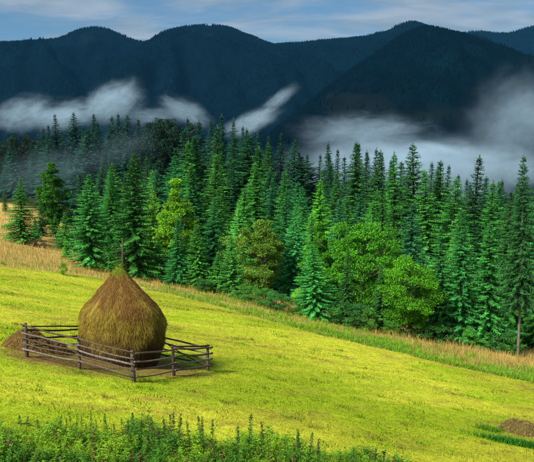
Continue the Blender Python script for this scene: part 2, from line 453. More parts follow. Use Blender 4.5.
def tall_grass():
    # dry ochre grass along the forest and up the hill on the left
    n = 132000
    t = rng.uniform(0, 1, n); y = 45 + (150 - 45) * t ** 2.0; x = rng.uniform(-0.58, 0.6, n) * y
    e0 = mown_edge(x); e1 = forest_edge(x) + 1.5
    gw = np.interp(x, [-30, -14, -8, 2, 10, 16, 22, 30], [0.0, 0.0, 0.25, 0.40, 0.34, 0.18, 0.06, 0.05])    # share of green weeds
    f = (y - e0) / np.maximum(e1 - e0, 0.5)
    ok = (f > 0) & (f < 1)
    green = f + 0.8 * (fbm(x / 2.5, y / 2.5, 81, 3) - 0.5) < gw * (rng.uniform(0.6, 1.25, n))
    d = ok & ~green
    X, Y = x[d], y[d]; m = len(X)
    H = rng.uniform(0.25, 0.75, m) * (0.55 + 0.9 * fbm(X / 2, Y / 2, 83, 3)); W = 0.010 + 0.00030 * Y
    pale = fbm(X / 3.5, Y / 3.5, 85, 3)[:, None]
    C = (DRY * (1 - pale) + np.array([0.58, 0.39, 0.15]) * pale) * rng.uniform(0.65, 1.25, m)[:, None]
    gr = rng.uniform(0, 1, m) < 0.16 + 0.3 * (f[d] < gw[d] + 0.25)
    C[gr] = np.array([0.22, 0.31, 0.02]) * rng.uniform(0.6, 1.2, gr.sum())[:, None]
    V, Fa, Cc = blades(np.stack([X, Y, terrain(X, Y) - 0.02], 1), H, W, rng.uniform(0.1, 0.6, m), rng, C)
    tag(link('tall_dry_grass', np_mesh('tall_dry_grass', V, Fa, [M_grass], Cc)), 'tall dry ochre grass along the forest edge', 'grass', kind='stuff')
    d = ok & green
    X, Y = x[d], y[d]; X = np.repeat(X, 4) + rng.normal(0, 0.15, 4 * len(X)); Y = np.repeat(Y, 4) + rng.normal(0, 0.15, 4 * len(Y)); m = len(X)
    H = rng.uniform(0.10, 0.42, m) * (0.4 + 1.1 * fbm(X / 1.2, Y / 1.2, 87, 3))
    C = WEED * rng.uniform(0.6, 1.7, m)[:, None] * (np.array([1, 1, 1]) + (fbm(X / 3, Y / 3, 89, 2)[:, None]) * np.array([1.1, 0.4, 0.2]))
    V, Fa, Cc = blades(np.stack([X, Y, terrain(X, Y) - 0.02], 1), H, 0.034 + 0 * H, rng.uniform(0.3, 1.2, m), rng, np.clip(C, 0, 1))
    tag(link('green_weed_strip', np_mesh('green_weed_strip', V, Fa, [M_leaf], Cc)), 'lush green weed strip between mown meadow and dry grass', 'weeds', kind='stuff')
tall_grass()

# ------------------------------------------------------------------ tree prototypes (meshes shared by copies)
def diamond(P, D, N, L, W, C, rng, droop=0.0):
    """flat leaf sprays: P base, D direction, N width axis"""
    n = len(P)
    mid = P + D * (L * 0.45)[:, None]
    tip = P + D * L[:, None]; tip[:, 2] -= droop * L
    a = mid + N * (W / 2)[:, None]; b = mid - N * (W / 2)[:, None]
    V = np.stack([P, a, tip, b], 1).reshape(-1, 3)
    base = np.arange(n)[:, None] * 4
    Fa = np.concatenate([base + np.array([[0, 1, 2]]), base + np.array([[0, 2, 3]])], 0)
    Cc = np.repeat(C, 4, 0)
    return V, Fa, Cc

def unit(a): return a / np.maximum(np.linalg.norm(a, axis=-1, keepdims=True), 1e-9)

def make_spruce(seed, H=18.0, Rmax=3.3, base=0.03, power=0.85, droop=0.35, whorl=0.42, per=8, dens=1.0, irregular=0.2, rise=0.0, bright=0.75, round_top=0.0, oval=0.0, bark=(0.05, 0.045, 0.038), girth=0.012):
    rng = np.random.default_rng(seed)
    g = Geo(); t = Geo()
    lean = rng.normal(0, 0.012, 2)
    zs = np.linspace(-0.4, H, 14)
    tr = girth * H * (1 - zs / H).clip(0.02, 1) ** 0.9 + 0.012
    tr[0] *= 1.35
    t.tube(np.stack([lean[0] * zs + 0.06 * np.sin(zs * 0.7 + seed), lean[1] * zs, zs], 1), tr, 8, C=np.array(bark))
    h = base * H + 0.2
    lumps = rng.uniform(0, 6.28, 6)
    while h < H * 0.985:
        q = (h - base * H) / (H * (1 - base))
        prof = (1 - q) ** power
        if oval: prof = prof * (1 - oval) + oval * math.sqrt(max(0, 1 - (2 * q * 0.92 - 0.72) ** 2)) * (1 - q ** 6)
        if q < 0.06: prof *= 0.75 + q * 4
        k = max(4, int(per * (0.6 + 0.5 * prof)))
        a0 = rng.uniform(0, 6.28)
        for j in range(k):
            az = a0 + 6.283 * j / k + rng.normal(0, 0.22)
            L = Rmax * prof * rng.uniform(1 - 1.6 * irregular, 1 + irregular * 0.6) * (1 + 0.12 * math.sin(az * 2 + lumps[0] + h * 0.4) + 0.08 * math.sin(az * 3 + lumps[1] - h))
            L = max(L, 0.16)
            dr = droop * (0.35 + 0.9 * (1 - q)) - 0.35 * q - rise
            hh = h + rng.normal(0, 0.12)
            ns = max(4, int(L * 12.5 * dens))
            s = (np.arange(ns) + rng.uniform(0.1, 0.9, ns)) / ns
            s = 0.1 + 0.9 * s
            dxy = np.array([math.cos(az), math.sin(az)])
            zc = -dr * L * (s - 0.22 * s ** 3.0) * 1.0 + 0.10 * L * s ** 3
            Pb = np.stack([dxy[0] * L * s, dxy[1] * L * s, hh + zc], 1)
            Pb[:, 0] += lean[0] * hh; Pb[:, 1] += lean[1] * hh
            fwd = np.array([dxy[0], dxy[1], -dr * 0.6]); fwd /= np.linalg.norm(fwd)
            sd = np.array([-dxy[1], dxy[0], 0.0])
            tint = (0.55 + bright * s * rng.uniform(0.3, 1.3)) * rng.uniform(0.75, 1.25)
            for sg in (-1, 1, 0):
                if sg:
                    ang = rng.uniform(0.5, 1.1, ns)
                    Dd = fwd[None] * np.cos(ang)[:, None] + sg * sd[None] * np.sin(ang)[:, None]
                    Ls = (0.15 + 0.165 * L * (1 - 0.72 * s)) * rng.uniform(0.6, 1.25, ns)
                else:                                   # hanging curtain twigs
                    Dd = fwd[None] * 0.45 + np.array([0, 0, -0.8]) + rng.normal(0, 0.25, (ns, 3))
                    Ls = (0.17 + 0.09 * L) * rng.uniform(0.5, 1.2, ns)
                Dd = Dd + rng.normal(0, 0.13, (ns, 3)); Dd[:, 2] -= 0.1
                Dd = unit(Dd)
                Nn = unit(np.cross(Dd, np.array([0, 0, 1.0]) + rng.normal(0, 0.5, (ns, 3))))
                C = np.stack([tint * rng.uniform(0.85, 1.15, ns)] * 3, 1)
                g.add(*diamond(Pb, Dd, Nn, Ls, np.clip(Ls * 0.30, 0.05, 0.10), C, rng, 0.18))
            # twig end
            tipP = Pb[-1:]
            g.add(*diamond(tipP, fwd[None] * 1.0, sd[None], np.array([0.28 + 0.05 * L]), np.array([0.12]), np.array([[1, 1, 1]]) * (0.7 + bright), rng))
        h += whorl * 0.86 * (0.45 + 0.75 * prof) * rng.uniform(0.8, 1.2)
    # leader
    for i in range(7):
        P0 = np.array([[lean[0] * H, lean[1] * H, H - 0.1 - i * 0.14]])
        d = unit(np.array([[math.cos(i * 2.4) * (0.1 + i * 0.13), math.sin(i * 2.4) * (0.1 + i * 0.13), 0.8]]))
        g.add(*diamond(P0, d, unit(np.cross(d, np.array([[0.3, 1, 0.2]]))), np.array([0.35]), np.array([0.07]), np.array([[0.9, 0.9, 0.9]]), rng))
    return t.mesh('trunk', [M_bark], True), g.mesh('crown', [M_crown]), H

def make_broadleaf(seed, H=12.0, Rx=4.2, cb=0.02, n_clump=170, leaves=270, leaf=0.19, top=0.55, airy=0.0):
    rng = np.random.default_rng(seed)
    g = Geo(); t = Geo()
    BC = np.array([0.13, 0.11, 0.085])
    zs = np.linspace(-0.4, H * 0.72, 9)
    ph = rng.uniform(0, 6)
    stem = lambda z: np.array([0.12 * math.sin(z * 0.5 + ph), 0.12 * math.cos(z * 0.6 + ph), z])
    t.tube([stem(z) for z in zs], 0.019 * H * (1 - zs / (H * 0.8)).clip(0.12, 1.1), 8, C=BC)
    # clumps spread through an egg-shaped, lobed volume
    lob = [(rng.uniform(0, 6.28), rng.uniform(-0.6, 0.85), rng.uniform(0.16, 0.5)) for _ in range(10)]
    cents = []
    while len(cents) < n_clump:
        v = unit(rng.normal(0, 1, 3)); rr = rng.uniform(0.35, 1) ** 0.6
        k = 1.0
        for (la, lz, amp) in lob:
            c_ = np.array([math.cos(la) * math.sqrt(1 - lz * lz), math.sin(la) * math.sqrt(1 - lz * lz), lz])
            k += amp * max(0, (v @ c_ - 0.72) / 0.28) - 0.03
        p = v * rr * k
        if p[2] < 0: p[:2] /= max(0.45, math.sqrt(max(0.05, 1 - 0.8 * p[2] ** 2)))
        zc = cb * H + (H * (1 - cb)) * (0.5 + 0.49 * float(np.clip(p[2] * (1.2 if p[2] < 0 else 1.0), -1, 1.0)))
        q = (zc - cb * H) / (H * (1 - cb))
        taper = (0.80 + 0.44 * q) if q < 0.45 else 1.0 - top * ((q - 0.45) / 0.55) ** 1.6
        cents.append((p[0] * Rx * taper, p[1] * Rx * taper, zc, rr))
    for i, (x, y, z, rr) in enumerate(cents):
        c = np.array([x, y, z])
        if i % 3 == 0:
            z0 = max(cb * H * 0.8, z - 0.55 * math.hypot(x, y) - 0.5); z0 = min(z0, H * 0.68)
            a = stem(z0); m = (a + c) / 2 + np.array([0, 0, -0.06 * H * 0.3])
            t.tube([a, m, c], [0.0055 * H, 0.004 * H, 0.0015 * H], 5, C=BC, cap=False)
        n = int(leaves * rng.uniform(0.6, 1.3))
        r = Rx * rng.uniform(0.09, 0.21)
        d = unit(rng.normal(0, 1, (n, 3))); P = c + d * (r * rng.uniform(0.15, 1, n) ** 0.5)[:, None] * np.array([1.25, 1.25, 0.8])
        out = unit(c - np.array([0, 0, z * 0.75])); 
        Dd = unit(d * 0.6 + out * 0.4 + rng.normal(0, 0.6, (n, 3)) + np.array([0, 0, -0.25]))
        Nn = unit(np.cross(Dd, np.array([0, 0, 1.0]) + rng.normal(0, 0.7, (n, 3))))
        L = leaf * rng.uniform(0.5, 1.35, n)
        tint = rng.uniform(0.6, 1.25)
        C = np.stack([tint * rng.uniform(0.75, 1.3, n)] * 3, 1)
        g.add(*diamond(P, Dd, Nn, L, L * 0.62, C, rng, 0.1))
    return t.mesh('trunk', [M_bark], True), g.mesh('crown', [M_crown]), H

PROTO = {
    'spruce': [make_spruce(101 + i, Rmax=r, droop=d, power=p, irregular=ir) for i, (r, d, p, ir) in enumerate([(3.2, 0.42, 0.80, 0.22), (2.9, 0.5, 0.88, 0.28), (3.5, 0.38, 0.78, 0.25), (3.0, 0.45, 0.95, 0.2), (3.3, 0.36, 0.7, 0.36), (2.8, 0.48, 1.0, 0.34)])],
    'slim': [make_spruce(201 + i, Rmax=r, droop=d, power=p, whorl=0.42, irregular=0.34, base=0.05) for i, (r, d, p) in enumerate([(2.6, 0.55, 0.85), (2.3, 0.6, 0.78), (2.9, 0.5, 0.9)])],
    'young': [make_spruce(301 + i, H=8, Rmax=2.05, droop=0.22, power=0.9, whorl=0.30, per=8, dens=1.35, bright=0.7, base=0.01) for i in range(2)],
    'larch': [make_spruce(401 + i, Rmax=r, droop=0.12, rise=0.12, power=0.8, whorl=0.4, irregular=0.38, dens=1.15, per=8, bright=0.75, oval=ov, base=0.04) for i, (r, ov) in enumerate([(3.0, 0.55), (3.4, 0.75)])],
    'bare': [make_spruce(501, H=20, Rmax=2.9, droop=0.5, power=0.75, whorl=0.42, per=9, irregular=0.3, base=0.27, bark=(0.17, 0.155, 0.14), girth=0.0075)],
    'broad': [make_broadleaf(601, 12, 4.3), make_broadleaf(602, 12, 4.2, leaf=0.20, n_clump=150), make_broadleaf(603, 12, 3.4, top=0.7), make_broadleaf(604, 12, 2.7, top=0.85, n_clump=170, leaf=0.2), make_broadleaf(605, 12, 3.0, top=0.8, n_clump=150, leaf=0.2)],
    'bushy': [make_broadleaf(701, 5, 2.4, cb=0.02, n_clump=70, leaves=130, leaf=0.15)],
}
prng = random.Random(8)
LATER = []
ROWS = {'inner': 'slender spruce inside the wood', 'sky_left': 'dark spruce on the misty skyline', 'sky_right': 'dark pointed skyline spruce', 'misty': 'far dim spruce in the mist', 'mist': 'dim bluish spruce in the back forest', 'deep': 'green spruce deep in the wood', 'rear': 'teal spruce at the rear of the wood', 'under': 'low dark shrub at the forest foot'}
MARKS = [(18, 'the lone left spruce'), (51, 'the light columnar tree'), (87, 'the broad left spruce'), (130, 'the haystack pole'), (176, 'the yellow leafy tree'), (212, 'the small cone spruce'), (240, 'the pale feathery spruce'), (264, 'the olive tree'), (293, 'the bluish full spruce'), (316, 'the forward emerald spruce'), (342, 'the low dark spruce'), (365, 'the big leafy tree'), (412, 'the vivid leafy tree'), (443, 'the dark full spruce'), (466, 'the wide bluish spruce'), (494, 'the full green spruce'), (527, 'the bare trunk')]
ORD = ['leftmost', 'second from left', 'third from left', 'fourth from left', 'fifth from left', 'sixth from left', 'seventh from left', 'eighth from left', 'ninth from left', 'tenth from left', 'eleventh from left', 'twelfth from left', 'thirteenth from left', 'fourteenth from left', 'fifteenth from left', 'sixteenth from left', 'seventeenth from left', 'eighteenth from left']
def settle_labels(items, rows, marks, prep='above'):
    bins = {}
    for key, px, e in items:
        m = min(marks, key=lambda q: abs(q[0] - px))[1]
        bins.setdefault((key, m), []).append((px, e))
    for (key, m), lst in bins.items():
        lst.sort(key=lambda q: q[0])
        for i, (px, e) in enumerate(lst):
            e['label'] = '%s %s %s' % (rows[key], prep, m) + (', ' + ORD[min(i, 17)] if len(lst) > 1 else '')
cnt = {}
def tree(kind, px, top, D, colour, label, group, wid=1.0, base_py=None, name=None, var=None, cat='tree', dz=0.0):
    """stand a tree on the hillside at view column px and depth D, its tip at picture height top"""
    if base_py is not None:
        p = ground_at(px, base_py); D = p[1]
    x = ray(px, top)[0] * D
    z = float(terrain(x, D))
    ztop = ray(px, top)[2] * D
    Ht = ztop - z
    pl = PROTO[kind]
    k = cnt.get(kind, 0) if var is None else var; cnt[kind] = cnt.get(kind, 0) + 1
    tm, cm, H = pl[k % len(pl)]
    s = Ht / H
    wid = wid * (1.2 if kind != 'broad' else 1)
    nm = name or {'spruce': 'spruce_tree', 'slim': 'spruce_tree', 'young': 'young_spruce', 'larch': 'larch_tree', 'bare': 'spruce_tree', 'broad': 'broadleaf_tree', 'bushy': 'shrub'}[kind]
    e = bpy.data.objects.new(nm, None); col.objects.link(e)
    e.location = (x, D, z - 0.05 + dz); e.rotation_euler = (prng.gauss(0, 0.012), prng.gauss(0, 0.012), prng.uniform(0, 6.28))
    # proportions differ from tree to tree
    e.scale = (s * wid, s * wid, s)
    e.empty_display_size = 0.5
    tag(e, label, cat, group)
    if label in ROWS: LATER.append((label, px, e))
    t = link('trunk', tm, e); c = link('crown', cm, e)
    j = prng.uniform(0.85, 1.3) if label in ROWS else prng.uniform(0.95, 1.1)
    j *= 1.7 if kind != 'broad' else 1.1
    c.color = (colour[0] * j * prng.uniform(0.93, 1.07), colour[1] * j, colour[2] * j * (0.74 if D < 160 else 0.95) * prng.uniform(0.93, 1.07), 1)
    return Ht

DK = (0.028, 0.11, 0.026); MD = (0.044, 0.185, 0.034); BL = (0.028, 0.17, 0.055); LT = (0.085, 0.28, 0.030)
YG = (0.20, 0.37, 0.024); OL = (0.15, 0.29, 0.042); BG = (0.075, 0.28, 0.016); TEAL = (0.022, 0.105, 0.044)
G1, G2, G3 = 'trees along the forest edge', 'trees inside the forest', 'trees on the misty skyline'
heights = []
def T(*a, **k): heights.append((a[1], a[2], round(tree(*a, **k), 1)))

# --- front edge trees, left to right
T('spruce', 18, 178, 0, MD, 'lone bushy spruce on the dry grass at far left', G1, 1.5, base_py=243, var=0)
T('spruce', 4, 188, 150, DK, 'small dark spruce at the left photo edge behind the lone spruce', G1, 1.1)
T('young', 34, 217, 0, BL, 'small bluish spruce close beside the lone left spruce', G1, 1.0, base_py=240)
T('broad', 51, 163, 118, (0.06, 0.22, 0.028), 'light green columnar tree standing alone right of the lone spruce', G1, 1.1, var=3)
T('spruce', 40, 200, 112, DK, 'dark low spruce in front of the light green columnar tree', G1, 1.2)
T('young', 55, 214, 113, MD, 'small spruce at the foot of the light columnar tree', G1, 1.2)
T('young', 64, 212, 96, MD, 'mid green young spruce at the left end of the tree edge', G1, 1.1)
T('spruce', 87, 173, 0, (0.045, 0.20, 0.045), 'broad mid green spruce above the small field shrub', G1, 1.4, base_py=267, var=2)
T('young', 66, 236, 0, LT, 'light green low spruce at the foot of the broad spruce', G1, 1.1, base_py=259)
T('young', 108, 236, 0, MD, 'small spruce between the broad spruce and the tall dark one', G1, 1.1, base_py=272)
T('spruce', 132, 153, 0, (0.030, 0.12, 0.024), 'tall dark spruce directly behind the haystack pole', G1, 1.35, base_py=276, var=0)
T('young', 147, 255, 0, LT, 'tiny light spruce right of the haystack pole', G1, 1.1, base_py=279)
T('young', 159, 238, 0, MD, 'low mid green spruce in the gap behind the haystack', G1, 1.0, base_py=281)
T('young', 169, 262, 0, LT, 'tiny bright spruce at the dry grass edge right of haystack', G1, 1.0, base_py=284)
T('broad', 177, 181, 86, (0.155, 0.37, 0.024), 'yellow green leafy tree right of the tall dark spruce', G1, 1.12, var=4)
T('larch', 153, 184, 98, (0.13, 0.31, 0.03), 'yellow green tree half hidden behind the tall dark spruce', G1, 0.9)
T('spruce', 176, 218, 0, BL, 'bluish green spruce in front of the yellow green leafy tree', G1, 1.5, base_py=286)
T('spruce', 198, 224, 0, MD, 'mid green spruce right of the bluish one by the yellow green tree', G1, 1.4, base_py=290)
T('spruce', 212, 197, 96, BL, 'bluish spruce left of the pale feathery spruce', G1, 1.4)
T('young', 217, 252, 0, MD, 'small cone shaped spruce left of the olive round tree', G1, 1.1, base_py=294)
T('spruce', 240, 200, 84, (0.11, 0.36, 0.08), 'pale green feathery spruce left of the olive round tree', G1, 1.35, var=3)
T('young', 231, 236, 0, (0.05, 0.2, 0.04), 'pale young spruce leaning on the olive tree', G1, 1.0, base_py=297)
T('broad', 262, 211, 79, OL, 'olive round topped tree in the middle of the forest edge', G1, 1.1, var=2)
T('spruce', 293, 205, 82, (0.055, 0.30, 0.10), 'bluish green full spruce right of the olive tree', G1, 1.4, var=1)
T('spruce', 316, 243, 0, (0.04, 0.23, 0.06), 'emerald spruce standing forward at the dry grass, mid photo', G1, 1.5, base_py=319, var=2)
T('broad', 320, 223, 80, BG, 'bright green leafy tree behind the forward emerald spruce', G1, 0.85)
T('bushy', 299, 286, 0, YG, 'small yellowish shrub left of the forward emerald spruce', G1, 0.6, base_py=314, cat='shrub')
T('broad', 365, 212, 77, (0.065, 0.27, 0.016), 'big bright green dense leafy tree, taller of two', G1, 1.12, var=0)
T('broad', 412, 248, 0, (0.085, 0.31, 0.016), 'vivid green spreading leafy tree at the forest edge', G1, 1.1, base_py=338, var=1)
T('spruce', 345, 246, 0, DK, 'dark spruce between the emerald spruce and big leafy tree', G1, 1.0, base_py=325)
T('spruce', 384, 264, 0, DK, 'low dark spruce between the two bright leafy trees', G1, 1.1, base_py=332)
T('spruce', 443, 226, 0, (0.030, 0.155, 0.045), 'dark full spruce right of the vivid leafy tree', G1, 1.2, base_py=341, var=3)
T('spruce', 466, 210, 0, (0.032, 0.175, 0.050), 'wide bluish spruce in the right part of the forest edge', G1, 1.2, base_py=345, var=1)
T('spruce', 494, 222, 0, (0.036, 0.18, 0.042), 'full green spruce left of the bare trunk', G1, 1.2, base_py=350, var=0)
T('spruce', 514, 236, 74, (0.045, 0.20, 0.045), 'shorter green spruce just left of the bare trunk', G1, 1.15, var=2)
T('bare', 529, 153, 0, (0.022, 0.09, 0.03), 'tall spruce with long bare pale trunk at right edge', G1, 0.72, base_py=359)
T('spruce', 545, 215, 72, MD, 'green spruce cut by the right photo edge', G1, 1.2)
T('bushy', 456, 318, 0, LT, 'light green sapling shrub below the dark right spruces', G1, 0.7, base_py=343, cat='shrub')
T('bushy', 495, 333, 0, MD, 'low green shrub at forest foot left of bare trunk', G1, 0.9, base_py=351, cat='shrub')
T('bushy', 514, 335, 0, (0.06, 0.22, 0.02), 'round light shrub beside the bare trunk foot', G1, 1.0, base_py=355, cat='shrub')
T('bushy', 63, 261, 0, (0.12, 0.24, 0.02), 'tiny yellow green bush alone on the meadow at left', G1, 0.6, base_py=275, cat='shrub')
T('bushy', 37, 238, 0, (0.07, 0.06, 0.035), 'brownish twiggy low bush right of the lone left spruce', G1, 2.2, base_py=247, cat='shrub')

# --- named middle rows
for (px, top, D, kind, c) in [(319, 180, 105, 'spruce', LT), (337, 172, 112, 'spruce', MD), (354, 142, 135, 'slim', DK), (374, 150, 130, 'slim', DK), (397, 152, 112, 'slim', MD), (420, 143, 105, 'spruce', (0.022, 0.085, 0.022)), (442, 160, 110, 'slim', DK), (475, 155, 100, 'slim', (0.02, 0.08, 0.03)), (493, 180, 95, 'slim', MD), (200, 135, 140, 'slim', DK), (230, 160, 130, 'slim', TEAL), (268, 142, 130, 'slim', DK), (254, 170, 118, 'slim', MD), (110, 175, 118, 'spruce', MD), (283, 172, 112, 'slim', MD), (302, 186, 108, 'slim', BL), (433, 170, 98, 'slim', MD), (458, 176, 96, 'spruce', MD), (385, 186, 96, 'spruce', DK), (349, 196, 96, 'spruce', MD), (508, 190, 88, 'slim', DK), (195, 172, 112, 'slim', TEAL), (213, 160, 125, 'slim', DK), (245, 150, 140, 'slim', DK)]:
    T(kind, px, top, D, c, 'inner', G2, prng.uniform(1.15, 1.5))
# --- skyline
for (px, top, kind) in [(42, 127, 'slim'), (51, 125, 'slim'), (58, 114, 'spruce'), (73, 112, 'spruce'), (84, 126, 'slim'), (92, 113, 'spruce'), (97, 121, 'slim'), (110, 115, 'spruce'), (118, 113, 'spruce'), (129, 115, 'spruce'), (136, 119, 'slim')]:
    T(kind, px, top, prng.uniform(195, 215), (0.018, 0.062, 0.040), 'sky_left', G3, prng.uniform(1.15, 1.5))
T('broad', 9, 129, 205, (0.018, 0.05, 0.03), 'dark rounded tree on the misty skyline at the left edge', G3, 0.75, var=1)
T('broad', 26, 129, 205, (0.022, 0.052, 0.028), 'dark rounded tree on the skyline beside the leftmost rounded one', G3, 0.8, var=2)
T('broad', 160, 110, 185, (0.014, 0.045, 0.028), 'large dark round treetop on the skyline, left of a pair', G3, 0.9, var=0)
T('broad', 176, 111, 180, (0.014, 0.045, 0.028), 'large dark round treetop on the skyline, right of a pair', G3, 0.85, var=1)
for (px, top, kind) in [(192, 117, 'slim'), (200, 120, 'slim'), (210.5, 119, 'slim'), (224, 114, 'slim'), (233, 118, 'slim'), (246, 126, 'slim'), (250, 128, 'slim'), (257, 133, 'slim'), (269, 136, 'spruce'), (279, 133, 'slim'), (294, 139, 'spruce'), (309, 153, 'larch'), (318, 154, 'slim'), (329, 142, 'slim'), (338, 149, 'slim'), (346, 156, 'slim'), (353, 141, 'slim'), (363, 143, 'slim'), (367, 150, 'slim'), (375, 148, 'spruce'), (382, 154, 'slim'), (390, 160, 'slim'), (407, 165, 'slim'), (433, 161, 'slim'), (446, 165, 'slim'), (458, 174, 'slim'), (468, 178, 'slim'), (486, 182, 'slim'), (505, 186, 'slim'), (516, 182, 'slim'), (300, 152, 'slim'), (240, 136, 'slim'), (216, 130, 'slim')]:
    D = 165 - 0.1 * (px - 190) + prng.uniform(-8, 8)
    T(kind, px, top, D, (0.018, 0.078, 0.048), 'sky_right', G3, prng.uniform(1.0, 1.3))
# --- filler inside the forest, bodies of the wood
def fill(n, y0, y1, p0, p1, topf, cs, label, kinds, dmin):
    pts = []; tries = 0
    while len(pts) < n and tries < 6000:
        tries += 1
        D = prng.uniform(y0, y1); px = prng.uniform(p0, p1); x = (px - 267) / F * D
        if D < forest_edge(x) + 10: continue
        if any((x - a) ** 2 + (D - b) ** 2 < dmin ** 2 for a, b in pts): continue
        pts.append((x, D))
        top = topf(px, D)
        T(prng.choice(kinds), px, top, D, prng.choice(cs), label, G2, prng.uniform(1.25, 1.75))
sky_line = lambda px: np.interp(px, [0, 60, 130, 180, 230, 270, 300, 350, 420, 470, 534], [135, 125, 122, 120, 122, 140, 150, 150, 156, 170, 168])
edge_top = lambda px: np.interp(px, [0, 60, 130, 180, 230, 300, 350, 420, 470, 534], [215, 215, 212, 205, 205, 205, 205, 212, 212, 212])
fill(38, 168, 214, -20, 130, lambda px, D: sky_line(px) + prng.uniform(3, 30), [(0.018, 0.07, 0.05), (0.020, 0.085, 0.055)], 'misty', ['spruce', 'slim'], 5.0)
fill(44, 130, 200, 60, 240, lambda px, D: sky_line(px) + prng.uniform(6, 40) + (215 - D) * 0.35, [(0.016, 0.06, 0.04), (0.018, 0.075, 0.045), (0.03, 0.10, 0.045)], 'mist', ['spruce', 'slim', 'spruce'], 5.5)  # bluish crowns: haze between the rows put into their colour
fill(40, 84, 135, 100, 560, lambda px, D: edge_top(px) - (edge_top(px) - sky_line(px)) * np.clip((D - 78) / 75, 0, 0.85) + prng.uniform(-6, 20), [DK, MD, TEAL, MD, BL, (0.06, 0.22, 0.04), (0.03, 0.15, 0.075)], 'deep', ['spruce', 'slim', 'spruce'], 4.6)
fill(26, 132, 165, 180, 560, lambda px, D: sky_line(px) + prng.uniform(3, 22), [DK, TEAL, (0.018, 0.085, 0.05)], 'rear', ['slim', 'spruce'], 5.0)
# --- low shrubs in the shade of the edge
for px, top, b in [(98, 262, 271), (122, 266, 276), (186, 272, 288), (203, 277, 292), (247, 283, 303), (262, 286, 307), (277, 290, 311), (335, 304, 324), (352, 300, 328), (366, 306, 331), (392, 318, 335), (428, 316, 341), (444, 322, 343), (470, 326, 348), (484, 330, 350), (505, 330, 354)]:
    T('bushy', px, top, 0, prng.choice([DK, MD, MD, (0.06, 0.21, 0.03)]), 'under', 'shrubs at the forest foot', prng.uniform(0.9, 1.5), base_py=b, cat='shrub')
settle_labels([i for i in LATER if i[0] != 'under'], ROWS, MARKS)
settle_labels([i for i in LATER if i[0] == 'under'], ROWS, MARKS, 'below')
print('TRIS', {k: [len(v[1].polygons) for v in vv] for k, vv in PROTO.items()}, sum(len(m.polygons) for m in bpy.data.meshes))
print('TREES', len(heights), 'min/max', min(h[2] for h in heights), max(h[2] for h in heights))
print([h for h in heights if h[2] > 30 or h[2] < 2])

